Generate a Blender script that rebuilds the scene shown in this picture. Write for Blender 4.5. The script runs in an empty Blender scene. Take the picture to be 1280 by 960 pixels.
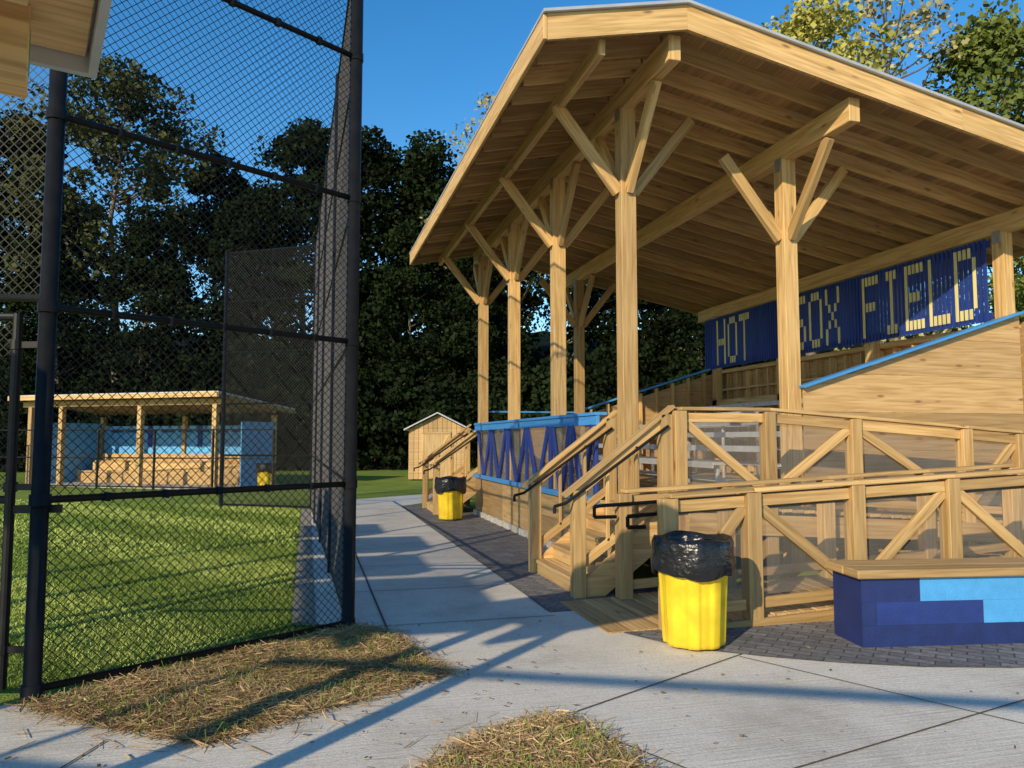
import bpy, math, random
import numpy as np
from mathutils import Vector, Matrix
random.seed(4); rng=np.random.default_rng(4)
S=bpy.context.scene
COL=S.collection
# ---------------------------------------------------------------- materials
def newmat(name):
    m=bpy.data.materials.new(name); m.use_nodes=True
    nt=m.node_tree; b=nt.nodes['Principled BSDF']
    return m,nt,b
def N(nt,t,**k):
    n=nt.nodes.new(t)
    for a,v in k.items(): setattr(n,a,v)
    return n
def ramp(nt,stops):
    r=N(nt,'ShaderNodeValToRGB'); e=r.color_ramp.elements
    while len(e)<len(stops): e.new(0.5)
    for i,(p,c) in enumerate(stops):
        e[i].position=p; e[i].color=(*c,1)
    return r
def simple(name,col,rough=.6,metal=0,var=.25,scale=6,bump=.1,bscale=40,spec=.5):
    m,nt,b=newmat(name); L=nt.links
    tc=N(nt,'ShaderNodeTexCoord')
    n=N(nt,'ShaderNodeTexNoise'); n.inputs['Scale'].default_value=scale; n.inputs['Detail'].default_value=5
    L.new(tc.outputs['Object'],n.inputs['Vector'])
    r=ramp(nt,[(.3,tuple(c*(1-var) for c in col)),(.7,tuple(min(1,c*(1+var)) for c in col))])
    L.new(n.outputs['Fac'],r.inputs['Fac']); L.new(r.outputs['Color'],b.inputs['Base Color'])
    b.inputs['Roughness'].default_value=rough; b.inputs['Metallic'].default_value=metal; b.inputs['Specular IOR Level'].default_value=spec
    if bump:
        n2=N(nt,'ShaderNodeTexNoise'); n2.inputs['Scale'].default_value=bscale; n2.inputs['Detail'].default_value=3
        L.new(tc.outputs['Object'],n2.inputs['Vector'])
        bp=N(nt,'ShaderNodeBump'); bp.inputs['Strength'].default_value=bump; bp.inputs['Distance'].default_value=.02
        L.new(n2.outputs['Fac'],bp.inputs['Height']); L.new(bp.outputs['Normal'],b.inputs['Normal'])
    return m
def wood(name,c1,c2,knots=True,rough=.65,paint=False):
    m,nt,b=newmat(name); L=nt.links
    uv=N(nt,'ShaderNodeUVMap'); uv.uv_map='UVMap'
    mp=N(nt,'ShaderNodeMapping'); mp.inputs['Scale'].default_value=(.9,16,1)
    L.new(uv.outputs['UV'],mp.inputs['Vector'])
    n=N(nt,'ShaderNodeTexNoise'); n.inputs['Scale'].default_value=1.6; n.inputs['Detail'].default_value=5; n.inputs['Distortion'].default_value=.7
    L.new(mp.outputs['Vector'],n.inputs['Vector'])
    r=ramp(nt,[(.32,c2),(.62,c1)]); L.new(n.outputs['Fac'],r.inputs['Fac'])
    at=N(nt,'ShaderNodeAttribute'); at.attribute_name='rnd'
    hs=N(nt,'ShaderNodeHueSaturation')
    mr=N(nt,'ShaderNodeMapRange'); mr.inputs['To Min'].default_value=.66; mr.inputs['To Max'].default_value=1.18
    if paint: mr.inputs['To Min'].default_value=.88; mr.inputs['To Max'].default_value=1.08
    L.new(at.outputs['Fac'],mr.inputs['Value']); L.new(mr.outputs['Result'],hs.inputs['Value'])
    L.new(r.outputs['Color'],hs.inputs['Color'])
    out=hs.outputs['Color']
    if knots:
        mp2=N(nt,'ShaderNodeMapping'); mp2.inputs['Scale'].default_value=(1.7,5.5,1)
        L.new(uv.outputs['UV'],mp2.inputs['Vector'])
        v=N(nt,'ShaderNodeTexVoronoi'); v.inputs['Scale'].default_value=1.0
        L.new(mp2.outputs['Vector'],v.inputs['Vector'])
        kr=ramp(nt,[(.05,(1,1,1)),(.13,(0,0,0))]); L.new(v.outputs['Distance'],kr.inputs['Fac'])
        mx=N(nt,'ShaderNodeMixRGB'); mx.inputs['Color2'].default_value=(.16,.07,.025,1)
        mu=N(nt,'ShaderNodeMath',operation='MULTIPLY'); mu.inputs[1].default_value=.75
        L.new(kr.outputs['Color'],mu.inputs[0]); L.new(mu.outputs[0],mx.inputs['Fac'])
        L.new(out,mx.inputs['Color1']); out=mx.outputs['Color']
    L.new(out,b.inputs['Base Color']); b.inputs['Roughness'].default_value=rough
    return m
M={}
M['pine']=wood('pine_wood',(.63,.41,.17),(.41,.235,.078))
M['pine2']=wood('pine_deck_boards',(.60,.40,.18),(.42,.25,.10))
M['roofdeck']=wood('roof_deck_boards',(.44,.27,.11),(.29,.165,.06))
M['ply']=wood('plywood',(.54,.35,.155),(.38,.22,.082),knots=True)
M['blue']=wood('navy_painted_wood',(.020,.050,.27),(.014,.036,.19),False,.5,True)
M['navy']=simple('dark_navy_block_paint',(.012,.026,.12),.55,0,.15,8,.2,60)
M['navy2']=simple('navy_block_paint',(.015,.036,.18),.55,0,.12,8,.2,60)
M['lblockblue']=simple('light_blue_block_paint',(.07,.32,.66),.5,0,.10,8,.2,60)
M['lblue']=wood('light_blue_painted_wood',(.07,.30,.66),(.055,.25,.58),False,.45,True)
M['sunblue']=wood('sunlit_blue_painted_wood',(.14,.47,.86),(.12,.41,.78),False,.45,True)  # light blue paint with the sun on the dugout walls mixed into its colour
M['yellow']=wood('pale_yellow_painted_wood',(.78,.68,.30),(.66,.56,.22),False,.5,True)
M['steel']=simple('galvanised_steel',(.45,.46,.48),.4,.8,.15,12,.05)
M['alu']=simple('aluminium',(.66,.67,.69),.35,.5,.12,9,.05)
M['black']=simple('black_vinyl_coating',(.010,.010,.010),.45,0,.3,10,0,40,.25)
M['blackwire']=simple('black_wire',(.012,.012,.011),.55,0,.3,10,0,40,.2)
M['greywire']=simple('sunlit_black_wire',(.075,.068,.058),.5,0,.3,10,0,40,.3)  # black wire lightened in colour to carry sunlight on the mesh
M['roofmetal']=simple('roof_metal',(.50,.51,.52),.4,.3,.12,3,.03)
M['ycan']=simple('yellow_plastic',(.78,.54,.02),.38,0,.2,5,.08,25)
M['bag']=simple('black_plastic_bag',(.012,.012,.014),.24,0,.3,8,.7,24)
M['conc2']=simple('pier_concrete',(.50,.46,.40),.85,0,.2,9,.3)
M['gravelstrip']=simple('weathered_edging',(.30,.26,.20),.9,0,.35,14,.5,70)
M['green']=simple('green_label',(.08,.38,.08),.5,0,.3,30,0)
M['dirt']=simple('dirt',(.20,.14,.08),.95,0,.4,12,.6,60)
def mesh_panel():
    m,nt,b=newmat('fine_wire_mesh_panel'); L=nt.links
    b.inputs['Base Color'].default_value=(.27,.25,.22,1); b.inputs['Roughness'].default_value=.6
    n=N(nt,'ShaderNodeTexNoise'); n.inputs['Scale'].default_value=2
    tc=N(nt,'ShaderNodeTexCoord'); L.new(tc.outputs['Object'],n.inputs['Vector'])
    tr=N(nt,'ShaderNodeBsdfTransparent'); mx=N(nt,'ShaderNodeMixShader')
    mr=N(nt,'ShaderNodeMapRange'); mr.inputs['To Min'].default_value=.15; mr.inputs['To Max'].default_value=.48
    L.new(n.outputs['Fac'],mr.inputs['Value']); L.new(mr.outputs['Result'],mx.inputs['Fac'])
    L.new(tr.outputs[0],mx.inputs[1]); L.new(b.outputs[0],mx.inputs[2])
    L.new(mx.outputs[0],nt.nodes['Material Output'].inputs['Surface'])
    return m
M['mesh']=mesh_panel()
def concrete():
    m,nt,b=newmat('broom_finished_concrete'); L=nt.links
    tc=N(nt,'ShaderNodeTexCoord')
    n=N(nt,'ShaderNodeTexNoise'); n.inputs['Scale'].default_value=.9; n.inputs['Detail'].default_value=8; n.inputs['Roughness'].default_value=.68
    L.new(tc.outputs['Object'],n.inputs['Vector'])
    r=ramp(nt,[(.28,(.48,.43,.35)),(.5,(.68,.625,.53)),(.72,(.77,.715,.62))]); L.new(n.outputs['Fac'],r.inputs['Fac'])
    n3=N(nt,'ShaderNodeTexNoise'); n3.inputs['Scale'].default_value=90; n3.inputs['Detail'].default_value=3
    L.new(tc.outputs['Object'],n3.inputs['Vector'])
    r3=ramp(nt,[(.3,(.62,.62,.62)),(.6,(1,1,1))]); L.new(n3.outputs['Fac'],r3.inputs['Fac'])
    mx=N(nt,'ShaderNodeMixRGB',blend_type='MULTIPLY'); mx.inputs['Fac'].default_value=.7
    L.new(r.outputs['Color'],mx.inputs['Color1']); L.new(r3.outputs['Color'],mx.inputs['Color2'])
    L.new(mx.outputs['Color'],b.inputs['Base Color']); b.inputs['Roughness'].default_value=.85
    mp=N(nt,'ShaderNodeMapping'); mp.inputs['Rotation'].default_value=(0,0,math.radians(8)); mp.inputs['Scale'].default_value=(2.5,42,1)
    L.new(tc.outputs['Object'],mp.inputs['Vector'])
    n2=N(nt,'ShaderNodeTexNoise'); n2.inputs['Scale'].default_value=1; n2.inputs['Detail'].default_value=3; n2.inputs['Distortion'].default_value=.3
    L.new(mp.outputs['Vector'],n2.inputs['Vector'])
    ad=N(nt,'ShaderNodeMath',operation='MULTIPLY_ADD'); ad.inputs[1].default_value=.35
    L.new(n3.outputs['Fac'],ad.inputs[0]); L.new(n2.outputs['Fac'],ad.inputs[2])
    bp=N(nt,'ShaderNodeBump'); bp.inputs['Strength'].default_value=.6; bp.inputs['Distance'].default_value=.008
    L.new(ad.outputs[0],bp.inputs['Height']); L.new(bp.outputs['Normal'],b.inputs['Normal'])
    return m
M['conc']=concrete()
def pavers():
    m,nt,b=newmat('dark_brick_pavers'); L=nt.links
    tc=N(nt,'ShaderNodeTexCoord'); mp=N(nt,'ShaderNodeMapping'); mp.inputs['Rotation'].default_value=(0,0,math.radians(45))
    L.new(tc.outputs['Object'],mp.inputs['Vector'])
    br=N(nt,'ShaderNodeTexBrick'); br.inputs['Scale'].default_value=1; br.inputs['Brick Width'].default_value=.2; br.inputs['Row Height'].default_value=.1
    br.inputs['Mortar Size'].default_value=.006; br.inputs['Color1'].default_value=(.22,.21,.205,1); br.inputs['Color2'].default_value=(.125,.12,.12,1); br.inputs['Mortar'].default_value=(.06,.058,.055,1)
    L.new(mp.outputs['Vector'],br.inputs['Vector'])
    n=N(nt,'ShaderNodeTexNoise'); n.inputs['Scale'].default_value=25; n.inputs['Detail'].default_value=4; L.new(tc.outputs['Object'],n.inputs['Vector'])
    r=ramp(nt,[(.3,(.7,.7,.7)),(.7,(1.2,1.2,1.2))]); L.new(n.outputs['Fac'],r.inputs['Fac'])
    mx=N(nt,'ShaderNodeMixRGB',blend_type='MULTIPLY'); mx.inputs['Fac'].default_value=1
    L.new(br.outputs['Color'],mx.inputs['Color1']); L.new(r.outputs['Color'],mx.inputs['Color2'])
    L.new(mx.outputs['Color'],b.inputs['Base Color']); b.inputs['Roughness'].default_value=.8
    bp=N(nt,'ShaderNodeBump'); bp.inputs['Strength'].default_value=.6; bp.inputs['Distance'].default_value=.006; bp.invert=True
    L.new(br.outputs['Fac'],bp.inputs['Height']); L.new(bp.outputs['Normal'],b.inputs['Normal'])
    return m
M['pav']=pavers()
def grassmat():
    m,nt,b=newmat('mown_grass'); L=nt.links
    tc=N(nt,'ShaderNodeTexCoord')
    n=N(nt,'ShaderNodeTexNoise'); n.inputs['Scale'].default_value=1.2; n.inputs['Detail'].default_value=6; L.new(tc.outputs['Object'],n.inputs['Vector'])
    r=ramp(nt,[(.3,(.17,.24,.04)),(.7,(.27,.33,.07))]); L.new(n.outputs['Fac'],r.inputs['Fac'])
    n3=N(nt,'ShaderNodeTexNoise'); n3.inputs['Scale'].default_value=60; n3.inputs['Detail'].default_value=3; L.new(tc.outputs['Object'],n3.inputs['Vector'])
    r3=ramp(nt,[(.3,(.5,.5,.5)),(.7,(1.25,1.25,1.1))]); L.new(n3.outputs['Fac'],r3.inputs['Fac'])
    mx=N(nt,'ShaderNodeMixRGB',blend_type='MULTIPLY'); mx.inputs['Fac'].default_value=1
    L.new(r.outputs['Color'],mx.inputs['Color1']); L.new(r3.outputs['Color'],mx.inputs['Color2'])
    L.new(mx.outputs['Color'],b.inputs['Base Color']); b.inputs['Roughness'].default_value=.9; b.inputs['Specular IOR Level'].default_value=.1
    bp=N(nt,'ShaderNodeBump'); bp.inputs['Strength'].default_value=.8; bp.inputs['Distance'].default_value=.025
    L.new(n3.outputs['Fac'],bp.inputs['Height']); L.new(bp.outputs['Normal'],b.inputs['Normal'])
    return m
M['grass']=grassmat()
def leafmat(name,c1,c2,spec=.12):
    m,nt,b=newmat(name); L=nt.links
    at=N(nt,'ShaderNodeAttribute'); at.attribute_name='rnd'
    r=ramp(nt,[(0,c1),(1,c2)]); L.new(at.outputs['Fac'],r.inputs['Fac'])
    oi=N(nt,'ShaderNodeObjectInfo'); hs=N(nt,'ShaderNodeHueSaturation')
    mr=N(nt,'ShaderNodeMapRange'); mr.inputs['To Min'].default_value=.75; mr.inputs['To Max'].default_value=1.25
    L.new(oi.outputs['Random'],mr.inputs['Value']); L.new(mr.outputs['Result'],hs.inputs['Value']); L.new(r.outputs['Color'],hs.inputs['Color'])
    L.new(hs.outputs['Color'],b.inputs['Base Color']); b.inputs['Roughness'].default_value=.6; b.inputs['Specular IOR Level'].default_value=spec
    return m
M['leafdark']=leafmat('shaded_foliage',(.005,.009,.004),(.018,.029,.009),.04)  # very low leaf colour stands in for shade lying on the trees
M['leafmid']=leafmat('mid_foliage',(.018,.025,.008),(.078,.080,.026),.08)
M['leaflit']=leafmat('sunlit_green_foliage',(.06,.09,.018),(.20,.23,.05))  # brighter green, sunlight on the right-hand crowns put into the colour
M['leafyel']=leafmat('autumn_foliage',(.16,.17,.035),(.45,.40,.10))
M['leafwisp']=leafmat('sparse_foliage',(.16,.14,.07),(.38,.34,.16))
M['blade']=leafmat('grass_blades',(.13,.20,.03),(.40,.46,.11))
M['straw']=leafmat('straw',(.17,.10,.045),(.60,.41,.20))
M['litter']=leafmat('fallen_leaves',(.10,.06,.03),(.40,.27,.12))
M['bark']=simple('bark',(.14,.11,.08),.9,0,.35,8,0)
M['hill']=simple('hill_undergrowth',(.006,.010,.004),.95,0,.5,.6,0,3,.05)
# ---------------------------------------------------------------- mesh builder
class MB:
    def __init__(s): s.v=[];s.f=[];s.uv=[];s.mi=[];s.r=[];s.mats=[]
    def m(s,k):
        if k not in s.mats: s.mats.append(k)
        return s.mats.index(k)
    def obox(s,c,ax,ay,az,hx,hy,hz,mat):
        c=Vector(c); b=len(s.v); mi=s.m(mat)
        for sx in(-1,1):
            for sy in(-1,1):
                for sz in(-1,1): s.v.append(c+ax*hx*sx+ay*hy*sy+az*hz*sz)
        ou=random.uniform(0,40); ov=random.uniform(0,40); rr=random.random()
        loc=[(sx*hx,sy*hy,sz*hz) for sx in(-1,1) for sy in(-1,1) for sz in(-1,1)]
        for q,k in (((0,1,3,2),0),((4,6,7,5),0),((0,4,5,1),1),((2,3,7,6),1),((0,2,6,4),2),((1,5,7,3),2)):
            s.f.append([b+i for i in q]); s.mi.append(mi); s.r.append(rr)
            for i in q:
                x,y,z=loc[i]
                if k==0: s.uv.append((ou+y*.3,ov+z))
                elif k==1: s.uv.append((ou+x,ov+z+.37))
                else: s.uv.append((ou+x,ov+y))
    def box(s,x0,x1,y0,y1,z0,z1,mat):
        d=[x1-x0,y1-y0,z1-z0]; c=((x0+x1)/2,(y0+y1)/2,(z0+z1)/2)
        A=[Vector((1,0,0)),Vector((0,1,0)),Vector((0,0,1))]
        i=max(range(3),key=lambda k:d[k]); o=[(i+1)%3,(i+2)%3]
        s.obox(c,A[i],A[o[0]],A[o[1]],d[i]/2,d[o[0]]/2,d[o[1]]/2,mat)
    def beam(s,p,q,w,h,mat,up=(0,0,1)):
        p=Vector(p);q=Vector(q);a=(q-p);L=a.length;a.normalize();up=Vector(up)
        side=a.cross(up)
        if side.length<1e-4: side=Vector((1,0,0))
        side.normalize(); u=side.cross(a).normalized()
        s.obox((p+q)/2,a,side,u,L/2,w/2,h/2,mat)
    def cyl(s,p,q,r,mat,n=10,r2=None,cap=True):
        p=Vector(p);q=Vector(q);a=(q-p);L=a.length;a.normalize()
        t=Vector((0,0,1)) if abs(a.z)<.9 else Vector((1,0,0))
        x=a.cross(t).normalized();y=a.cross(x); r2=r if r2 is None else r2
        b=len(s.v);mi=s.m(mat);rr=random.random()
        for i in range(n):
            an=2*math.pi*i/n;o=x*math.cos(an)+y*math.sin(an)
            s.v.append(p+o*r);s.v.append(q+o*r2)
        for i in range(n):
            j=(i+1)%n
            s.f.append([b+2*i,b+2*j,b+2*j+1,b+2*i+1]);s.mi.append(mi);s.r.append(rr);s.uv+= [(0,0),(0,.1),(L,.1),(L,0)]
        if cap:
            for k in(0,1):
                s.f.append([b+2*i+k for i in range(n)]);s.mi.append(mi);s.r.append(rr);s.uv+=[(0,0)]*n
    def pipe(s,pts,r,mat,n=8):
        for a,b in zip(pts[:-1],pts[1:]): s.cyl(a,b,r,mat,n)
    def poly(s,pts,mat):
        b=len(s.v); s.v+= [Vector(p) for p in pts]; s.f.append(list(range(b,b+len(pts)))); s.mi.append(s.m(mat)); s.r.append(random.random())
        P=[Vector(p) for p in pts]; u=(P[1]-P[0]).normalized(); nn=(P[1]-P[0]).cross(P[2]-P[0]).normalized(); w=nn.cross(u)
        s.uv+=[((p-P[0]).dot(u),(p-P[0]).dot(w)) for p in P]
    def prism(s,pts,off,mat):
        P=[Vector(p) for p in pts];o=Vector(off);n=len(P)
        s.poly(P,mat);s.poly([p+o for p in P][::-1],mat)
        for i in range(n):
            j=(i+1)%n; s.poly([P[i],P[i]+o,P[j]+o,P[j]],mat)
    def make(s,name,parent=None,bevel=0,smooth=False):
        me=bpy.data.meshes.new(name); me.from_pydata([tuple(v) for v in s.v],[],s.f)
        for k in s.mats: me.materials.append(M[k])
        me.polygons.foreach_set('material_index',s.mi)
        uv=me.uv_layers.new(name='UVMap'); uv.data.foreach_set('uv',np.array(s.uv,dtype=np.float32).ravel())
        at=me.attributes.new('rnd','FLOAT','FACE'); at.data.foreach_set('value',np.array(s.r,dtype=np.float32))
        if smooth: me.polygons.foreach_set('use_smooth',[len(f)==4 for f in s.f])
        me.update()
        o=bpy.data.objects.new(name,me); COL.objects.link(o)
        if parent: o.parent=parent
        if bevel:
            bm=o.modifiers.new('bevel','BEVEL'); bm.width=bevel; bm.segments=1; bm.limit_method='ANGLE'
        return o
def empty(name,loc=(0,0,0),rz=0):
    e=bpy.data.objects.new(name,None); e.location=loc; e.rotation_euler=(0,0,rz); COL.objects.link(e); e.empty_display_size=.2; return e
def rawquads(name,V,mat,parent=None):
    n=len(V)
    me=bpy.data.meshes.new(name); me.vertices.add(4*n); me.vertices.foreach_set('co',V.astype(np.float32).ravel())
    me.loops.add(4*n); me.loops.foreach_set('vertex_index',np.arange(4*n,dtype=np.int32))
    me.polygons.add(n); me.polygons.foreach_set('loop_start',np.arange(0,4*n,4,dtype=np.int32))
    me.update(calc_edges=True); me.materials.append(M[mat])
    o=bpy.data.objects.new(name,me); COL.objects.link(o)
    if parent:o.parent=parent
    return o
def quads(name,C,T,B,mat,rnd,parent=None):
    n=len(C); V=np.empty((n,4,3),np.float32)
    V[:,0]=C-T-B;V[:,1]=C+T-B;V[:,2]=C+T+B;V[:,3]=C-T+B
    o=rawquads(name,V,mat,parent)
    at=o.data.attributes.new('rnd','FLOAT','FACE'); at.data.foreach_set('value',rnd.astype(np.float32))
    return o
# ---------------------------------------------------------------- camera, light
cam=bpy.data.cameras.new('camera'); co=bpy.data.objects.new('camera',cam); COL.objects.link(co)
co.location=(0,0,1.6); co.rotation_euler=(math.radians(90+4.11),0,math.radians(-14.9))
cam.lens=27; cam.sensor_width=36; cam.clip_start=.05; cam.clip_end=2000; S.camera=co
AZ=math.radians(46); EL=math.radians(23)
sd=bpy.data.lights.new('sun','SUN'); sd.energy=5; sd.angle=math.radians(.5); sd.color=(1,.85,.61)
so=bpy.data.objects.new('sun',sd); COL.objects.link(so)
dirv=Vector((math.sin(AZ)*math.cos(EL),math.cos(AZ)*math.cos(EL),-math.sin(EL)))
so.rotation_euler=dirv.to_track_quat('-Z','Y').to_euler()
w=bpy.data.worlds.new('World'); S.world=w; w.use_nodes=True; nt=w.node_tree
sk=nt.nodes.new('ShaderNodeTexSky'); sk.sky_type='NISHITA'; sk.sun_disc=False
sk.sun_elevation=EL; sk.sun_rotation=math.atan2(-dirv.x,-dirv.y); sk.air_density=1.0; sk.dust_density=.1; sk.ozone_density=2.0
hsn=nt.nodes.new('ShaderNodeHueSaturation'); hsn.inputs['Saturation'].default_value=1.38; hsn.inputs['Value'].default_value=1.3
bg=nt.nodes['Background']; bg.inputs['Strength'].default_value=.15
nt.links.new(sk.outputs[0],hsn.inputs['Color']); nt.links.new(hsn.outputs[0],bg.inputs['Color'])
S.view_settings.view_transform='Standard'; S.view_settings.look='None'; S.view_settings.exposure=0
# ---------------------------------------------------------------- ground
def sheet(name,pts,z,mat,parent=None):
    b=MB(); b.poly([(x,y,z) for x,y in pts],mat); return b.make(name,parent)
sheet('ground',[(-300,-300),(300,-300),(300,300),(-300,300)],0,'grass')
sheet('concrete_plaza',[(-9,-8),(20,-8),(20,6.9),(2.2,6.9),(2.2,18.6),(4.6,21.5),(3.6,22.6),(.68,20.6),(.1,18.6),(.1,7.0),(.36,6.78),(-1.61,5.38),(-9,5.0)],.004,'conc')
sheet('paver_walk',[(2.2,6.9),(3.6,6.9),(3.6,19),(2.2,18.6)],.008,'pav')
arc=[(2.55,6.0),(2.75,5.6),(3.0,5.32),(3.3,5.08),(3.7,4.82),(4.2,4.58),(4.8,4.4),(5.6,4.25),(7,4.1),(12,4.0),(12,6.95),(2.55,6.95)]
sheet('paver_plaza',arc,.012,'pav')
M['joint']=simple('dark_joint_groove',(.09,.08,.065),.95,0,.3,20,0)  # dark tone of the grooves between slabs
jb=MB()
def joint(a,b,w=.012,z=.0105):
    a=Vector((*a,z));b=Vector((*b,z));d=(b-a).normalized();s=Vector((-d.y,d.x,0))*w/2
    jb.poly([a-s,b-s,b+s,a+s],'joint')
joint((1.49,4.34),(3.15,5.2)); joint((1.9,3.26),(6.5,5.4-.98)); joint((3.1,5.15),(4.9,1.6)); joint((1.42,4.3),(2.9,1.2)); joint((1.49,4.34),(-.5,3.3))
joint((.68,6.2),(.68,18.6),.02)
for y in (6.75,8.3,9.9,11.5,13.1,14.7,16.3,17.9): joint((.1,y),(2.2,y),.012)
joint((2.2,6.9),(2.2,18.6),.015); joint((-6,2.6),(1.9,3.26)); joint((-1.0,4.6),(-2.4,1))
jb.make('pavement_joints')
sheet('mow_strip',[(-.10,7.0),(.098,6.9),(.098,18.5),(-.10,18.4)],.010,'gravelstrip')
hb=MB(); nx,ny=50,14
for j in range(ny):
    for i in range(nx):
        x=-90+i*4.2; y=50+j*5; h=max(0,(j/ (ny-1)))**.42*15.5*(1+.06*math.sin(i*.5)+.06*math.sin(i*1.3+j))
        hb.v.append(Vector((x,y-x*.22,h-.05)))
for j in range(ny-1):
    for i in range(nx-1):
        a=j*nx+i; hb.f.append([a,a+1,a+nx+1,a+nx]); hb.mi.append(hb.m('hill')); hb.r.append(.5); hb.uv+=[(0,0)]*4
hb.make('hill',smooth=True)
# ---------------------------------------------------------------- straw, grass
def inpoly(P,poly):
    x,y=P[:,0],P[:,1]; ins=np.zeros(len(P),bool); n=len(poly)
    for i in range(n):
        x1,y1=poly[i];x2,y2=poly[(i+1)%n]
        c=((y1>y)!=(y2>y))&(x<(x2-x1)*(y-y1)/(y2-y1+1e-12)+x1); ins^=c
    return ins
def scatter(poly,n):
    a=np.array(poly); lo=a.min(0);hi=a.max(0); out=np.zeros((0,2))
    while len(out)<n:
        P=rng.uniform(lo,hi,(n,2)); out=np.vstack([out,P[inpoly(P,poly)]])
    return out[:n]
def straw_patch(name,poly,n,green=0):
    root=empty(name)
    pts=[]
    for i in range(len(poly)):
        p=np.array(poly[i]);q=np.array(poly[(i+1)%len(poly)])
        for t in np.linspace(0,1,9)[:-1]:
            r=p*(1-t)+q*t; r=r+rng.normal(0,.025,2); pts.append((r[0],r[1]))
    b=MB(); b.poly([(x,y,.016) for x,y in pts],'dirt'); b.make('soil',root)
    P=scatter(poly,n)+rng.normal(0,.05,(n,2))
    k=n//14; P[:k]+=rng.normal(0,.16,(k,2))
    ang=rng.uniform(0,np.pi,n); L=rng.uniform(.03,.10,n); tilt=rng.normal(0,.18,n)
    h=.018+.028*(np.sin(P[:,0]*5)*np.sin(P[:,1]*6)+1)*rng.uniform(0,1,n); h[:k]=.014; tilt[:k]*=.1
    C=np.c_[P,h]; T=np.c_[np.cos(ang)*L,np.sin(ang)*L,np.sin(tilt)*L]
    B=np.c_[-np.sin(ang),np.cos(ang),rng.normal(0,.5,n)]*rng.uniform(.0011,.0026,n)[:,None]
    tone=.5+.5*np.sin(P[:,0]*3.1+1)*np.sin(P[:,1]*4.3)
    quads('straw_stems',C,T,B,'straw',np.clip(.35*tone+.65*rng.uniform(0,1,n),0,1),root)
    if green:
        P=scatter(poly,green)+rng.normal(0,.04,(green,2)); H=rng.uniform(.015,.04,green); an=rng.uniform(0,6.28,green)
        C=np.c_[P,.01+H]; T=np.c_[np.cos(an),np.sin(an),0*an]*.002; B=np.c_[rng.normal(0,.4,(green,2))*H[:,None],H]
        quads('grass_sprigs',C,T,B,'blade',rng.uniform(0,.35,green),root)
straw_patch('straw_bed',[(-1.6,5.28),(-1.2,4.95),(-.9,4.72),(-.5,4.42),(.1,4.78),(.6,5.05),(.98,5.3),(.8,5.75),(.66,6.5),(.36,6.7)],25000,2200)
straw_patch('straw_bed.001',[(.4,3.5),(.72,3.92),(1.05,4.16),(1.42,4.3),(1.55,3.95),(1.55,3.3),(.9,3.0),(.3,3.1)],10500,1400)
k=420; P=np.c_[rng.uniform(-2,6,k),rng.uniform(2.5,7,k)]; P[:220]=np.c_[rng.normal(.6,.8,220),rng.normal(5.0,.7,220)]
ok=~inpoly(P,[(-1.9,5.7),(.3,7.1),(-.3,9),(-3,9),(-3,5.7)]); P=P[ok]; k=len(P); an=rng.uniform(0,6.28,k); s=rng.uniform(.004,.016,k)
quads('fallen_leaves',np.c_[P,np.full(k,.0175)],np.c_[np.cos(an),np.sin(an),rng.normal(0,.12,k)]*s[:,None],np.c_[-np.sin(an),np.cos(an),rng.normal(0,.12,k)]*(s*rng.uniform(.2,.8,k))[:,None],'litter',rng.uniform(0,1,k))
n=130000
P=np.vstack([scatter([(-1.9,5.6),(.2,6.85),(-.12,7.2),(-.12,12),(-9,12),(-7,5.6)],85000),scatter([(-.12,12),(-.12,18.4),(-2,19.8),(-9,24),(-16,20),(-9,12)],45000)])
H=rng.uniform(.006,.016,n)*(1+(P[:,1]>12)*.5); an=rng.uniform(0,6.28,n)
C=np.c_[P,H]; T=np.c_[np.cos(an),np.sin(an),0*an]*(.0028+.0035*(P[:,1]>12))[:,None]*1.3; B=np.c_[rng.normal(0,.75,(n,2))*H[:,None],H]
stripe=np.tanh(4*np.sin((P[:,0]*.80+P[:,1]*.60)*2.6))
quads('grass',C,T,B,'blade',np.clip(.5+.36*stripe+rng.normal(0,.2,n),0,1))
# ---------------------------------------------------------------- fences
def chain(name,parent,a,b,z0,z1,pitch=.066,r=.003,mat='blackwire'):
    a=np.array([*a,0.]);b=np.array([*b,0.]);u=b-a;L=np.linalg.norm(u);u/=L;H=z1-z0;nn=np.array([-u[1],u[0],0]);Z=np.array([0,0,1.])
    PP=[];QQ=[];D=[]
    for sgn in(1,-1):
        k=-H
        while k<L:
            t0=max(0,-k);t1=min(H,L-k)
            if t1-t0>.02:
                m=max(1,int((t1-t0)/.2)); ts=np.linspace(t0,t1,m+1)
                zz=(z0+ts) if sgn>0 else (z1-ts)
                pts=a+u*(k+ts)[:,None]+Z*zz[:,None]+nn*(r*sgn)
                PP.append(pts[:-1]);QQ.append(pts[1:]); D.append(np.full(m,sgn))
            k+=pitch
    P=np.vstack(PP);Q=np.vstack(QQ);s=np.concatenate(D)[:,None]
    per=(u*(-s)+Z) ; per=per/np.linalg.norm(per,axis=1)[:,None]
    offs=[nn*r+0*per, per*r*.9-nn*r*.5, -per*r*.9-nn*r*.5]
    V=[]
    for i in range(3):
        o1=offs[i];o2=offs[(i+1)%3]
        V.append(np.stack([P+o1,Q+o1,Q+o2,P+o2],1))
    return rawquads(name,np.concatenate(V),mat,parent)
def post(mb,p,h,r):
    mb.cyl((p[0],p[1],-.05),(p[0],p[1],h),r,'black',14)
    mb.cyl((p[0],p[1],h),(p[0],p[1],h+.04),r*1.1,'black',14,r*.5)
fence=empty('backstop_fence')
PL=(-1.61,5.45);PR=(.36,6.73);PF=(.12,18.2);PW=(-1.95,19.55)
b=MB(); post(b,PL,6.15,.052); post(b,PR,6.15,.056)
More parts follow.
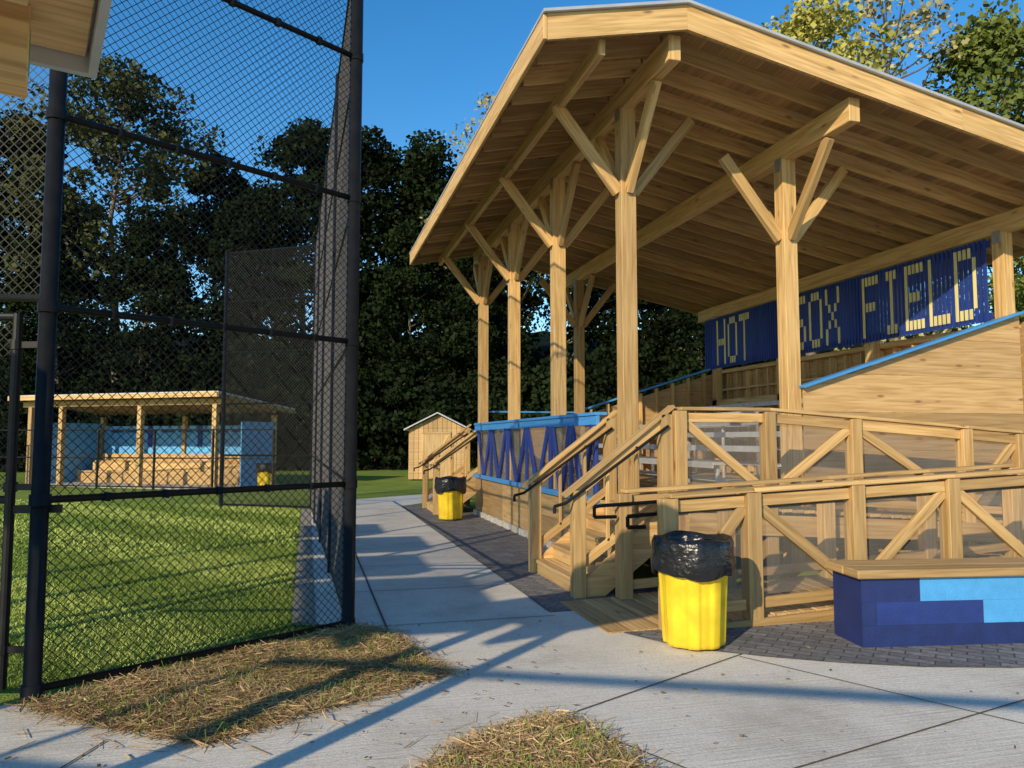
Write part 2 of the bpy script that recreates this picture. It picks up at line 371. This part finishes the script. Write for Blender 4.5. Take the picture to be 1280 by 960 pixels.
for t in(.25,.5,.75,1): post(b,(PR[0]+(PF[0]-PR[0])*t,PR[1]+(PF[1]-PR[1])*t),6.15,.04)
post(b,PW,6.15,.05)
LL=(-3.9,6.02)
post(b,LL,6.15,.05)
def rails(b,a,c,zs,r=.024):
    for z in zs: b.cyl((*a,z),(*c,z),r,'black',10)
zs=[.06,1.22,2.44,3.70,4.98,6.1]
rails(b,PL,PR,zs); rails(b,PR,PF,[.06,1.22,2.44,3.66,4.9,6.1],.02); rails(b,PF,PW,[.06,1.22,2.44,3.66,4.9,6.1]); rails(b,PL,LL,[2.5,6.1])
for p in(PL,PR):
    for z in zs: b.cyl((*p,z-.035),(*p,z+.035),.063,'black',14)
for z in zs[1:]:
    for k in range(1,6):
        t=k/6; x=PL[0]+(PR[0]-PL[0])*t;y=PL[1]+(PR[1]-PL[1])*t
        b.cyl((x,y,z-.028),(x+.01,y,z+.028),.027,'black',8)
b.make('posts_and_rails',fence,smooth=True)
chain('chain_link_wing',fence,PL,PR,.04,6.1,.066,.0029)
chain('chain_link_side',fence,PR,PF,.04,6.1,.076,.0027,'greywire')
chain('chain_link_far_wing',fence,PF,PW,.04,6.1,.08,.005,'greywire')
chain('chain_link_over_gate',fence,LL,PL,2.5,6.1)
gate=empty('chain_link_gate')
b=MB(); G0=(-1.80,5.52);G1=(-3.3,5.87)
for p in(G0,G1): b.cyl((*p,.06),(*p,2.4),.03,'black',12)
rails(b,G0,G1,[.08,1.22,2.38],.026)
for z in(.3,1.3,2.2): b.cyl((*G0,z-.03),(*G0,z+.03),.04,'black',12); b.beam((*PL,z),(*G0,z),.02,.04,'black')
b.beam((*G0,1.16),(-1.5,5.5,1.16),.03,.05,'black')
b.make('gate_frame',gate); chain('gate_mesh',gate,G1,G0,.08,2.38)
lf=empty('chain_link_fence'); b=MB()
q0=Vector((-1.0,24.9));q1=Vector((-14,31.4))
for i in range(8):
    p=q0.lerp(q1,i/7); b.cyl((p.x,p.y,0),(p.x,p.y,1.9),.04,'black',8)
for z in(.08,1.0,1.9): b.cyl((*q0,z),(*q1,z),.022,'black',8)
b.make('posts_and_rails',lf); chain('wire_mesh',lf,q0,q1,.08,1.9,.15,.003)
# ---------------------------------------------------------------- grandstand
GS=empty('grandstand')
X1,X2,X3=3.62,5.8,9.2; YC=[8.33,10.9,13.45,16.0]; Y0,Y1=6.9,16.85
XR=3.68; ZR=5.83
def jz(x): return ZR-.21*(XR-x) if x<XR else ZR-.203*(x-XR)
XE,XB=2.2,10.5
b=MB(); h=.095
for i,y in enumerate(YC): b.box(X1-h,X1+h,y-h,y+h,.85 if i==0 else 0,jz(X1)-.28,'pine')
for y in (YC[0],YC[3]): b.box(X2-h,X2+h,y-h,y+h,0,jz(X2)-.28,'pine')
for y in YC: b.box(X3-.08,X3+.08,y-h,y+h,0,jz(X3)-.28,'pine')
for x in(X1,X2,X3):
    z=min(jz(x-.07),jz(x+.07))-.003
    b.box(x-.07,x+.07,Y0+.12,Y1-.12,z-.27,z,'pine')
b.box(2.76,2.84,Y0+.1,Y1-.1,jz(2.76)-.17,jz(2.76)-.003,'pine')
def braces(x,y,zt,dirs):
    L=.82
    for dx,dy in dirs:
        zz=zt-.02
        b.beam((x+dx*.09,y+dy*.09,zz-1.02),(x+dx*(L+.05),y+dy*(L+.05),zz-.03),.085,.13,'pine')
for y in YC: braces(X1,y,jz(X1)-.25,[(-1,0),(0,-1),(0,1),(1,0)])
for y in(YC[0],YC[3]): braces(X2,y,jz(X2)-.25,[(-1,0),(0,-1),(0,1),(1,0)])
b.make('columns_beams_braces',GS,bevel=.006)
b=MB()
for x,ys in((X1,YC),(X2,(YC[0],YC[3])),(X3,YC)):
    for y in ys:
        z=jz(x)-.28
        b.box(x-.102,x+.102,y-.06,y+.06,z-.14,z+.02,'steel')
b.make('steel_brackets',GS)
b=MB(); y=Y0+.06
while y<Y1:
    for xa,xb in((XE+.04,XR-.002),(XR+.002,XB-.04)):
        za,zb=jz(xa),jz(xb)
        b.beam((xa,y,za+.095),(xb,y,zb+.095),.04,.19,'pine')
    y+=.51
b.make('roof_joists',GS)
b=MB()
def slab(xa,xb,ya,yb,off,th,mat):
    za,zb=jz(xa)+off,jz(xb)+off
    b.prism([(xa,ya,za),(xb,ya,zb),(xb,ya,zb+th),(xa,ya,za+th)],(0,yb-ya,0),mat)
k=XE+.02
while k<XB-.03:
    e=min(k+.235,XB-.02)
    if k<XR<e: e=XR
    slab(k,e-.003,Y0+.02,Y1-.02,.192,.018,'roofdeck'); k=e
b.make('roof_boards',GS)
b=MB()
slab(XE-.07,XR,Y0-.09,Y1+.09,.214,.03,'roofmetal'); slab(XR,XB+.07,Y0-.09,Y1+.09,.214,.03,'roofmetal')
b.make('metal_roof',GS)
b=MB()
for ya in(Y0-.045,Y1+.005):
    for xa,xb in((XE-.02,XR),(XR+.001,7.1),(7.102,XB+.02)):
        za,zb=jz(xa)-.05,jz(xb)-.05
        b.prism([(xa,ya,za),(xb,ya,zb),(xb,ya,zb+.26),(xa,ya,za+.26)],(0,.04,0),'pine')
b.box(XE-.062,XE-.022,Y0-.045,11.9,jz(XE)-.05,jz(XE)+.2,'pine'); b.box(XE-.062,XE-.022,11.903,Y1+.045,jz(XE)-.05,jz(XE)+.2,'pine')
b.box(XB+.022,XB+.06,Y0-.045,Y1+.045,jz(XB)-.05,jz(XB)+.2,'pine')
b.make('fascia',GS,bevel=.004)
ZF=.85
b=MB()
for ya in (9.05,11.45,13.85):
    yb=min(ya+2.395,16.2)
    b.box(3.5,3.53,ya,yb,.12,.45,'ply'); b.box(3.5,3.53,ya,yb,.453,.775,'ply')
b.box(3.6,X3,8.45,16.2,ZF-.05,ZF,'pine2')
for i in range(14): b.box(3.46,3.6,9.1+i*.52,9.1+i*.52+.36,-.02,.11,'conc2')
def zc(x): return 2.24+(x-5.86)*.31
for i in range(7):
    z0=.02+i*.48
    za=z0;zb=z0+.475
    xa=5.9;xb=9.3
    if za>=zc(xb)-.05: break
    if zb<=zc(xa): P=[(xa,za),(xb,za),(xb,zb),(xa,zb)]
    else:
        P=[(max(xa,(za-2.2)/.31+5.86) if za>zc(xa) else xa,za),(xb,za),(xb,min(zb,zc(xb)-.03))]
        if zb<zc(xb)-.03: P.append(((zb-2.21)/.31+5.86,zb))
        if za<zc(xa)-.03: P.append((xa,zc(xa)-.03))
    b.prism([(x,8.21,z) for x,z in P],(0,.02,0),'ply')
b.prism([(3.7,16.15,.85),(9.3,16.15,.85),(9.3,16.15,zc(9.3)-.14),(5.8,16.15,zc(5.8)-.14),(3.7,16.15,1.85)],(0,.02,0),'ply')
b.box(9.42,9.45,8.2,16.3,0,3.2,'ply')
b.make('plywood_walls_and_floor',GS)
b=MB()
b.beam((5.86,8.2,zc(5.86)),(9.3,8.2,zc(9.3)),.16,.035,'lblue')
b.beam((5.8,16.1,zc(5.8)),(9.3,16.1,zc(9.3)),.16,.035,'lblue'); b.box(3.7,5.8,16.02,16.18,zc(5.8)-.05,zc(5.8)-.015,'lblue')
b.box(3.47,3.63,9.0,16.25,1.9,1.94,'lblue'); b.box(3.49,3.53,9.0,16.25,1.78,1.897,'lblue'); b.box(3.46,3.53,9.0,16.25,.79,.87,'lblue')
def vp(ya,yb):
    b.box(3.47,3.512,ya-.045,ya+.045,.872,1.778,'blue')
    n=2; w=(yb-ya-.09)/n
    for i in range(n):
        s=ya+.05+i*w
        b.beam((3.492,s+.06,1.77),(3.492,s+w/2-.035,.88),.03,.12,'blue'); b.beam((3.489,s+w-.06,1.77),(3.489,s+w/2+.035,.88),.03,.12,'blue')
        if i<n-1: b.box(3.47,3.512,s+w-.03,s+w+.03,.872,1.778,'blue')
ys=[9.05]+YC[1:]
for ya,yb in zip(ys[:-1],ys[1:]): vp(ya,yb)
b.make('blue_guard_rail',GS,bevel=.004)
b=MB(); b.box(3.525,3.532,9.05,16.1,.87,1.78,'mesh'); b.make('guard_mesh',GS)
b=MB()
x=6.1
while x<9.2: b.box(x-.02,x+.02,16.03,16.145,.9,zc(x)-.05,'pine'); x+=.4
y=8.5
while y<16.1: b.box(9.28,9.41,y-.02,y+.02,.9,3.1,'pine'); y+=.4
b.box(9.26,9.42,8.3,16.2,3.12,3.2,'pine'); b.box(9.27,9.42,8.3,16.2,2.72,2.76,'pine')
b.box(9.12,9.16,8.45,16.1,2.3,2.5,'pine')
b.make('wall_studs',GS)
b=MB()
for i in range(6):
    x=4.95+.68*i; z=ZF+.02+.2*i
    b.box(x,x+.25,8.75,15.8,z+.40,z+.44,'alu'); b.box(x-.003,x+.012,8.75,15.8,z+.36,z+.399,'alu')
    b.box(x+.3,x+.58,8.75,15.8,z+.17,z+.205,'alu')
    for y in (8.85,12.2,15.7): b.beam((x+.12,y,ZF),(x+.12,y,z+.40),.04,.04,'alu'); b.beam((x+.12,y,z+.2),(x+.59,y,z+.12),.03,.04,'alu')
b.make('aluminium_bleachers',GS,bevel=.004)
# sign
SG=empty('field_name_sign')
F={'H':["10001","10001","10001","11111","10001","10001","10001"],'O':["01110","10001","10001","10001","10001","10001","01110"],'T':["11111","00100","00100","00100","00100","00100","00100"],
'S':["01111","10000","10000","01110","00001","00001","11110"],'X':["10001","10001","01010","00100","01010","10001","10001"],'F':["11111","10000","10000","11110","10000","10000","10000"],
'I':["01110","00100","00100","00100","00100","00100","01110"],'E':["11111","10000","10000","11110","10000","10000","11111"],'L':["10000","10000","10000","10000","10000","10000","11111"],'D':["11110","10001","10001","10001","10001","10001","11110"]}
b=MB(); pt=.08; z0,z1=3.22,4.38; xs=9.06
y=8.5
while y<16.3: b.box(xs,xs+.025,y-.025,y+.025,z0,z1,'blue'); y+=pt
b.box(xs+.027,xs+.06,8.44,16.3,z0+.03,z0+.12,'blue');b.box(xs+.027,xs+.06,8.44,16.3,z1-.12,z1-.03,'blue')
b.make('slats',SG)
b=MB()
def word(wd,ystart):
    c=0
    for ch in wd:
        for cc in range(5):
            yy=ystart-(c+cc)*pt
            yy=8.5+round((yy-8.5)/pt)*pt
            col=[F[ch][r][cc]=='1' for r in range(7)]
            r=0; hh=(z1-z0-.14)/7
            while r<7:
                if col[r]:
                    e=r
                    while e+1<7 and col[e+1]: e+=1
                    zt=z1-.07-r*hh; zb=z1-.07-(e+1)*hh
                    b.box(xs-.010,xs-.001,yy-.026,yy+.026,zb,zt,'yellow'); r=e+1
                else: r+=1
        c+=6
word('FIELD',10.92); word('SOX',12.85); word('HOT',15.7)
b.make('letters',SG)
# ---------------------------------------------------------------- guard rails (ramp and stairs)
def rail(b,pts,ht=1.05,brace=True,flip=0,capw=.14,postdown=0.0):
    for i,p in enumerate(pts):
        b.box(p[0]-.068,p[0]+.068,p[1]-.068,p[1]+.068,postdown,p[2]+ht+.02,'pine')
    for i in range(len(pts)-1):
        p=Vector(pts[i]);q=Vector(pts[i+1]);d=(q-p).normalized();g=d*.07
        for h,w,t in((ht-.03,.05,.1),(.14,.045,.09)):
            b.beam(p+Vector((0,0,h-.02))+g,q+Vector((0,0,h-.02))-g,w,t,'pine')
        b.beam(p+Vector((0,0,ht+.043)),q+Vector((0,0,ht+.043)),capw,.036,'pine')
        if brace:
            lo,hi=.2,ht-.1
            f=(i+flip)%2
            a=p+g+Vector((0,0,hi if f==0 else lo)); c=q-g+Vector((0,0,lo if f==0 else hi))
            b.beam(a,c,.04,.1,'pine')
def mesh_infill(b,pts,ht):
    for i in range(len(pts)-1):
        p=Vector(pts[i]);q=Vector(pts[i+1]);d=(q-p).normalized();n=Vector((-d.y,d.x,0)).normalized()*.03
        b.poly([p+n+Vector((0,0,.18)),q+n+Vector((0,0,.18)),q+n+Vector((0,0,ht-.08)),p+n+Vector((0,0,ht-.08))],'mesh')
RP=empty('wheelchair_ramp')
fz=lambda x:.03+max(0,x-2.9)*.045
uz=lambda x:.85-max(0,x-4.9)*.07
front=[(2.95,5.98,fz(2.9)),(3.74,5.98,fz(3.72)),(4.8,5.98,fz(4.8)),(5.85,5.98,fz(5.85)),(6.9,5.98,fz(6.9)),(8,5.98,fz(8)),(9.2,5.98,fz(9.2))]
inner=[(3.06,7.18,fz(3.06)),(4.2,7.18,fz(4.2)),(5.4,7.18,fz(5.4)),(6.7,7.18,fz(6.7)),(7.9,7.18,fz(7.9))]
upper=[(3.8,7.42,.85),(4.87,7.42,.85),(5.97,7.42,uz(5.97)),(7.5,7.42,uz(7.5)),(8.3,7.42,uz(8.3)),(10.2,7.42,uz(9.2))]
b=MB(); rail(b,front,1.05,flip=1); rail(b,inner,1.0,flip=0,brace=False); rail(b,upper,1.03,flip=0)
x=2.97
while x<9.2:
    z=fz(x+.07); b.box(x,x+.135,6.0,7.3,z-.035,z,'pine2'); x+=.142
x=3.72
while x<9.2:
    z=uz(x+.07); b.box(x,x+.135,7.38,8.19,z-.035,z,'pine2'); x+=.142
b.beam((3.3,5.93,fz(3.3)-.1),(9.2,5.93,fz(9.2)-.1),.04,.2,'pine'); b.beam((3.85,7.34,uz(3.85)-.12),(9.2,7.34,uz(9.2)-.12),.04,.22,'pine')
b.make('ramp_timber',RP,bevel=.005)
b=MB(); mesh_infill(b,front,1.05); mesh_infill(b,upper,1.03); b.make('infill_mesh',RP)
b=MB()
b.pipe([(2.62,6.06,.95),(2.62,6.06,.86),(2.78,6.06,.86)],.018,'black'); b.pipe([(2.62,6.06,.95),(2.75,6.06,.96),(9,6.06,1.23)],.018,'black')
b.pipe([(2.72,7.1,.94),(2.78,7.1,.95),(7.9,7.1,1.18)],.018,'black'); b.pipe([(2.72,7.1,.94),(2.72,7.1,.84),(2.95,7.1,.84)],.018,'black')
b.make('ramp_handrail',RP,smooth=True)
b=MB()
x=2.42
while x<2.93: b.box(x,x+.05,6.02,7.28,.0,.016+ (x-2.42)*.02,'pine2'); x+=.056
b.make('ramp_threshold',RP)
def stair(name,ya,yb):
    R=empty(name); b=MB(); n=5; tr=.22; rs=.17
    for i in range(n):
        x=2.66+i*tr
        b.box(x+.02,x+.04,ya+.03,yb-.03,i*rs,(i+1)*rs-.04,'pine2')
        if i<n-1:
            for k in(0,1):
                b.box(x+k*.122,x+k*.122+.117,ya+.01,yb-.01,(i+1)*rs-.038,(i+1)*rs,'pine2')
    for y in(ya-.02,yb-.02):
        b.prism([(2.67,y,.0),(2.95,y,0),(3.7,y,.55),(3.7,y,.81),(3.54,y,.81),(2.67,y,.13)],(0,.04,0),'pine')
    xx=3.52
    while xx<4.9: b.box(xx,xx+.135,ya,yb,.81,.848,'pine2'); xx+=.141
    for y in(ya,yb):
        P=[(2.68,y,.05),(3.66,y,.83)]
        for p in P: b.box(p[0]-.065,p[0]+.065,p[1]-.065,p[1]+.065,0,p[2]+1.03,'pine')
        b.beam((2.52,y,1.02),(3.75,y,1.95),.13,.036,'pine'); b.beam((2.68,y,1.06),(3.66,y,1.80),.04,.1,'pine')
        b.beam((2.70,y,.32),(3.66,y,1.0),.04,.09,'pine')
        for t in(.33,.66):
            x=2.68+.98*t; b.beam((x,y,.34+.66*t),(x,y,1.04+.74*t),.035,.04,'pine')
        b.pipe([(2.40,y-.09,.86),(2.40,y-.09,.93),(2.52,y-.09,.96),(3.66,y-.09,1.74)],.017,'black')
    b.make('steps_and_rails',R,bevel=.004)
    return R
stair('wooden_stairs',7.46,9.0); stair('wooden_stairs.001',16.35,17.9)
# ---------------------------------------------------------------- bench wall
BW=empty('painted_bench_wall',(4.13,5.1,0),math.radians(-9))
b=MB()
# parged masonry core with stepped paint bands as thin proud coats
b.box(0,8,.012,.42,.002,.53,'navy')
b.box(0,.478,0,.0115,.352,.53,'navy'); b.box(.48,8,0,.0115,.352,.53,'lblockblue')
b.box(0,.118,0,.0115,.176,.351,'navy'); b.box(.12,.998,0,.0115,.176,.351,'navy2'); b.box(1.0,8,0,.0115,.176,.351,'lblockblue')
b.box(0,8,0,.0115,.002,.175,'navy')
b.make('block_wall',BW)
b=MB(); b.box(-.05,4,-.05,.17,.535,.60,'pine'); b.box(-.05,4,.175,.46,.535,.60,'pine');b.box(4.005,8,-.05,.17,.535,.60,'pine'); b.box(4.005,8,.175,.46,.535,.60,'pine')
b.make('seat_boards',BW,bevel=.008)
# ---------------------------------------------------------------- trash cans
def lathe(name,prof,mat,parent,rib=0,nseg=120,noise=0,nribs=10,seed=0):
    v=[];f=[];rg=np.random.default_rng(seed); ph=rg.uniform(0,6.28,12)
    for j,(r,z) in enumerate(prof):
        for i in range(nseg):
            a=2*math.pi*i/nseg; rr=r
            if rib:
                s=math.cos(nribs*a); s=max(-1,min(1,s*3)); rr=r*(1+rib*s)
            zz=z
            if noise:
                k=sum(math.sin(a*m+ph[m%12]+j*.9*((m%3)-1))/(m**.5) for m in(3,5,8,13,19,27))
                rr+=noise*k*.5; zz+=noise*.8*math.sin(a*4+ph[1]+j)*(j>0)+(-.05*max(0,math.sin(a*3+ph[2]))*(j>8))
            v.append((rr*math.cos(a),rr*math.sin(a),zz))
    for j in range(len(prof)-1):
        for i in range(nseg):
            k=(i+1)%nseg; f.append([j*nseg+i,j*nseg+k,(j+1)*nseg+k,(j+1)*nseg+i])
    me=bpy.data.meshes.new(name); me.from_pydata(v,[],f); me.materials.append(M[mat]); me.polygons.foreach_set('use_smooth',[True]*len(f))
    o=bpy.data.objects.new(name,me); COL.objects.link(o); o.parent=parent; return o
def can(name,loc,rot=0):
    R=empty(name,loc,rot)
    lathe('body',[(0,.012),(.2,.012),(.226,.02),(.232,.05),(.245,.35),(.262,.66),(.266,.665),(.266,.70),(.28,.705),(.28,.79),(.26,.79),(.25,.5)],'ycan',R,rib=.034,nribs=8)
    lathe('bin_bag',[(.0,.50),(.20,.52),(.235,.66),(.245,.79),(.272,.832),(.299,.825),(.316,.78),(.310,.72),(.320,.66),(.314,.60),(.304,.57)],'bag',R,noise=.016,seed=int(loc[1]*10))
can('trash_can',(2.93,5.52,.01),.3); can('trash_can.001',(2.78,15.2,.01),1.0); can('trash_can.002',(-1.25,25.8,0),.2)
# ---------------------------------------------------------------- far dugout
D=empty('field_dugout',(-9.5,30.45,0),math.radians(-33.1))
b=MB(); DP=3.2
for x in(.1,1.5,4.9,7.9): b.box(x-.08,x+.08,.0,.16,0,2.72,'pine')
for x in(.1,4,7.9): b.box(x-.07,x+.07,DP-.1,DP+.04,0,2.45,'pine')
b.box(-.2,8.2,-.02,.18,2.72,2.9,'pine')
for i in range(18):
    x=-.2+i*.49; b.beam((x,-.3,2.98),(x,DP+.4,2.60),.04,.12,'pine')
b.make('frame',D)
b=MB()
b.prism([(-.4,-.45,3.06),(-.4,DP+.5,2.66),(-.4,DP+.5,2.71),(-.4,-.45,3.11)],(8.8,0,0),'roofmetal')
b.prism([(-.38,-.48,2.93),(-.38,-.455,2.93),(-.38,-.455,3.08),(-.38,-.48,3.08)],(8.76,0,0),'pine')
b.prism([(8.38,-.45,2.93),(8.38,DP+.5,2.52),(8.38,DP+.5,2.65),(8.38,-.45,3.05)],(.03,0,0),'pine')
b.make('roof',D)
b=MB(); b.box(.1,7.9,DP-.02,DP+.02,0,2.1,'sunblue'); b.box(7.93,7.97,1.3,DP+.02,0,2.2,'sunblue'); b.box(.03,.07,.9,DP,0,2.2,'sunblue')
b.box(2.3,2.5,DP-.05,DP-.022,1.3,2.1,'blue');b.box(4.6,4.8,DP-.05,DP-.022,1.3,2.1,'blue')
for i in range(9): b.box(.5+i*.8,1.1+i*.8,DP-.04,DP-.022,1.85,1.95,'blue')
b.make('walls',D)
b=MB()
for z,yy in((.45,2.2),(.8,2.9)):
    b.box(.4,7.5,yy-.4,yy-.03,z-.05,z,'pine')
b.box(.4,7.5,2.9,2.94,.8,1.05,'pine'); b.box(.4,7.5,1.78,1.8,0,.38,'pine'); b.box(.4,7.5,2.45,2.47,.1,.74,'pine')
b.make('player_bench',D)
b=MB(); b.box(-.3,8.3,-.2,DP,.0,.02,'conc2'); b.make('slab',D)
# ---------------------------------------------------------------- shed
SH=empty('wooden_shed',(3.85,30.0,0),math.radians(-14))
b=MB(); W=2.2;Dp=3.0;he=2.0;ha=2.55
nb=12
top=lambda x:he+(ha-he)*(1-abs(x-W/2)/(W/2))
for i in range(nb):
    xa=i*W/nb;xb=xa+W/nb-.012
    b.prism([(xa,0,.05),(xb,0,.05),(xb,0,top(xb)),(xa,0,top(xa))],(0,.03,0),'ply')
for i in range(16):
    y=.03+i*(Dp/16); b.box(W,W+.03,y,y+Dp/16-.012,.05,he,'ply'); b.box(-.03,0,y,y+Dp/16-.012,.05,he,'ply')
b.box(0,W,Dp,Dp+.03,.05,he,'ply')
b.box(.55,1.55,-.03,-.002,.1,1.8,'pine2'); b.box(.5,.56,-.045,-.001,.08,1.86,'pine');b.box(1.55,1.61,-.045,-.001,.08,1.86,'pine');b.box(.5,1.61,-.046,-.001,1.8,1.88,'pine')
b.beam((.6,-.04,.2),(1.5,-.04,1.75),.02,.08,'pine')
b.make('walls_and_door',SH)
b=MB()
b.prism([(-.2,-.25,he-.06),(W/2,-.25,ha+.05),(W/2,-.25,ha+.10),(-.2,-.25,he-.01)],(0,Dp+.5,0),'roofmetal')
b.prism([(W+.2,-.25,he-.06),(W/2+.001,-.25,ha+.05),(W/2+.001,-.25,ha+.10),(W+.2,-.25,he-.01)],(0,Dp+.5,0),'roofmetal')
b.make('roof',SH)
# ---------------------------------------------------------------- near shelter (top-left)
ND=empty('near_dugout')
e=Vector((.3,-.954,0)); f=Vector((-.954,-.3,0))
ND.matrix_world=Matrix(((-f.x,-e.x,0,-.82),(-f.y,-e.y,0,3.22),(0,0,1,0),(0,0,0,1)))
b=MB(); b.box(-3.0,0,-1.1,0,3.10,3.13,'roofmetal'); b.box(-3.0,-.03,-.035,0,3.0,3.098,'roofmetal'); b.box(-.03,0,-1.1,0,3.0,3.098,'roofmetal')
b.make('roof',ND)
b=MB(); b.box(-2.95,-.04,-1.06,-.04,3.06,3.095,'pine2')
b.box(-2.95,-.22,-.36,-.22,2.78,3.055,'pine'); b.box(-2.95,-.22,-1.0,-.9,2.78,3.055,'pine')
for i in range(5): b.box(-.5-i*.55,-.46-i*.55,-.89,-.37,2.93,3.055,'pine')
for x in(-2.2,):
    for y in(-.29,-.95): b.box(x-.06,x+.06,y-.045,y+.045,0,2.778,'pine')
b.make('frame',ND,bevel=.004)
b=MB(); b.box(-.2185,-.217,-.33,-.25,2.84,2.98,'green'); b.make('label',ND)
# roof panels and pipe rails added outside the view (left and behind); they throw the long shadows
CW=empty('shadow_caster_roofs'); b=MB()  # unseen roof panels, added to lay shadow bands across the path
for xa,xb,ya,yb in((-6.1,-4.3,.7,3.1),(-6.1,-4.6,3.5,4.9),(-6.1,-4.3,5.4,6.9),(-6.1,-4.8,7.4,8.9)):
    b.box(xa,xb,ya,yb,3.58,3.62,'roofmetal'); b.box(xa+.02,xb-.02,ya+.02,ya+.08,3.46,3.578,'pine'); b.box(xa+.02,xb-.02,yb-.08,yb-.02,3.46,3.578,'pine')
    b.box(-5.38,-5.30,ya-.1,yb+.1,3.34,3.458,'pine'); b.box(-5.39,-5.29,(ya+yb)/2-.05,(ya+yb)/2+.05,0,3.338,'pine')
b.make('caster_slabs_and_posts',CW)
R=empty('shadow_caster_pipes'); b=MB(); a0=Vector((-5.7,.45));a1=Vector((4,-4.15))  # unseen pipes, added only for the shadow lines they cast ahead
for i in range(3):
    p=a0.lerp(a1,i/2); b.cyl((p.x,p.y,0),(p.x,p.y,3.3),.03,'black',10)
for z in(2.45,3.3): b.cyl((*a0,z),(*a1,z),.045,'black',10)
b.make('posts_and_rails',R,smooth=True)
# ---------------------------------------------------------------- trees
def tree_mesh(name,h,rad,base,nclump,nleaf,leaf,mat,seed,clr=1.2,vis=1.0):
    rg=np.random.default_rng(seed); random.seed(seed)
    b=MB(); pts=[Vector((0,0,-.1))]
    for k in range(1,7): pts.append(Vector((rg.normal(0,.18),rg.normal(0,.18),h*.92*k/6)))
    r0=h*.016
    for i in range(6): b.cyl(pts[i],pts[i+1],r0*(1-i/6.3),'bark',8,r0*(1-(i+1)/6.3),cap=False)
    centres=[]
    for c in range(nclump):
        t=rg.uniform(0,1)**.8; z=base+(h-base)*t
        env=rad*(math.sin(math.pi*min(1,(t*.86+.14)))**.6)*(1+.25*math.sin(seed+5*t))
        a=rg.uniform(0,2*math.pi); rr=env*math.sqrt(rg.uniform(.15,1))*(1+.22*math.sin(3*a+seed)+.12*math.sin(7*a))
        p=np.array([rr*math.cos(a),rr*math.sin(a),z+rg.normal(0,.3)]); centres.append(p)
        if rg.uniform()<.45*vis:
            k=min(.9,max(.12,(z-rr*.6)/h)); s=Vector((0,0,h*k)); q=Vector(p); mid=(s+q)/2+Vector((0,0,-.15*rr*.3))
            b.cyl(s,mid,r0*.35*(1-k*.6),'bark',5,r0*.2*(1-k*.5),cap=False); b.cyl(mid,q,r0*.2*(1-k*.5),'bark',5,.012,cap=False)
    C=np.array(centres); idx=np.repeat(np.arange(nclump),nleaf); n=len(idx)
    off=rg.normal(0,1,(n,3)); off/=np.linalg.norm(off,axis=1)[:,None]+1e-9
    cr=rg.uniform(.55,1.25,nclump)*clr
    off*= (cr[idx]*rg.uniform(.2,1,n)**.5)[:,None]; off[:,2]*=.65
    P=C[idx]+off
    T=rg.normal(0,1,(n,3)); T/=np.linalg.norm(T,axis=1)[:,None]; B=np.cross(T,rg.normal(0,1,(n,3))); B/=np.linalg.norm(B,axis=1)[:,None]
    s=leaf*rg.uniform(.6,1.3,n)[:,None]
    tone=rg.uniform(0,1,nclump)
    rnd=np.clip(.6*tone[idx]+.4*rg.uniform(0,1,n),0,1)
    return b,P,T*s,B*s*.7,mat,rnd
def tree(name,var,loc,rz,sc):
    R=empty(name,loc,rz); R.scale=(sc,sc,sc)
    if var not in CACHE:
        b,P,T,B,mat,rnd=tree_mesh(var,*VAR[var]); o1=b.make('trunk_and_limbs',R,smooth=True); o2=quads('crown',P,T,B,mat,rnd,R); CACHE[var]=(o1.data,o2.data)
    else:
        for nm,d in zip(('trunk_and_limbs','crown'),CACHE[var]):
            o=bpy.data.objects.new(nm,d); COL.objects.link(o); o.parent=R
CACHE={}
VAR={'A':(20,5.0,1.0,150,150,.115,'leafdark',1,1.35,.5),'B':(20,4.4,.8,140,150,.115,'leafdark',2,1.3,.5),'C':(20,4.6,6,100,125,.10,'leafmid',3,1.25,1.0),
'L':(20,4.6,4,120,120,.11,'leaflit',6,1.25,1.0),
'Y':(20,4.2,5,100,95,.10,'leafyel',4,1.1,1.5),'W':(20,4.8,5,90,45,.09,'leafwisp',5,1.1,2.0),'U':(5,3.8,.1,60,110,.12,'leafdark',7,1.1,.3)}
TL=[('C',-10.4,46.3,23.0),('A',-16.8,50,20.5),('B',-21.5,51,20),('B',-5.7,49.1,18.8),('A',-.5,46.7,20.5),('B',3.6,47.7,20.8),('A',7.1,46.2,20.0),('W',11.4,48.7,24.5),
('A',14.7,43.7,21.0),('B',18.9,42.5,20.5),('A',23.2,41.4,20),('L',28,42.2,22.5),('Y',25.6,34.6,25.0),('W',30,33.6,26.5),('L',35,31.8,24.5),('L',39.6,30.8,25),
('A',-13,45.5,14.5),('B',-8.5,44.5,14),('A',-3,45,15.5),('A',11,52,19),('B',21.5,39,17),('B',5.5,44,14),('A',9.5,43.5,13)]
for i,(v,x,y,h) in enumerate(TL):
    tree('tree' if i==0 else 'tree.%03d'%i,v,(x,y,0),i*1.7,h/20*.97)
UN=empty('undergrowth')
x=-30
while x<34:
    y=43.0-x*.17+random.uniform(-1,1)
    if 'U' not in CACHE:
        b_,P,T,B,mat,rnd=tree_mesh('U',*VAR['U']); o1=b_.make('stems',UN); o2=quads('bush_leaves',P,T,B,mat,rnd,UN); CACHE['U']=(o1.data,o2.data); objs=[o1,o2]
    else:
        objs=[]
        for nm,d in zip(('stems','bush_leaves'),CACHE['U']):
            o=bpy.data.objects.new(nm,d); COL.objects.link(o); o.parent=UN; objs.append(o)
    s=random.uniform(.8,1.25); rz=random.uniform(0,6)
    for o in objs: o.location=(x,y,0); o.rotation_euler=(0,0,rz); o.scale=(s,s,s)
    x+=4.2
print('done')
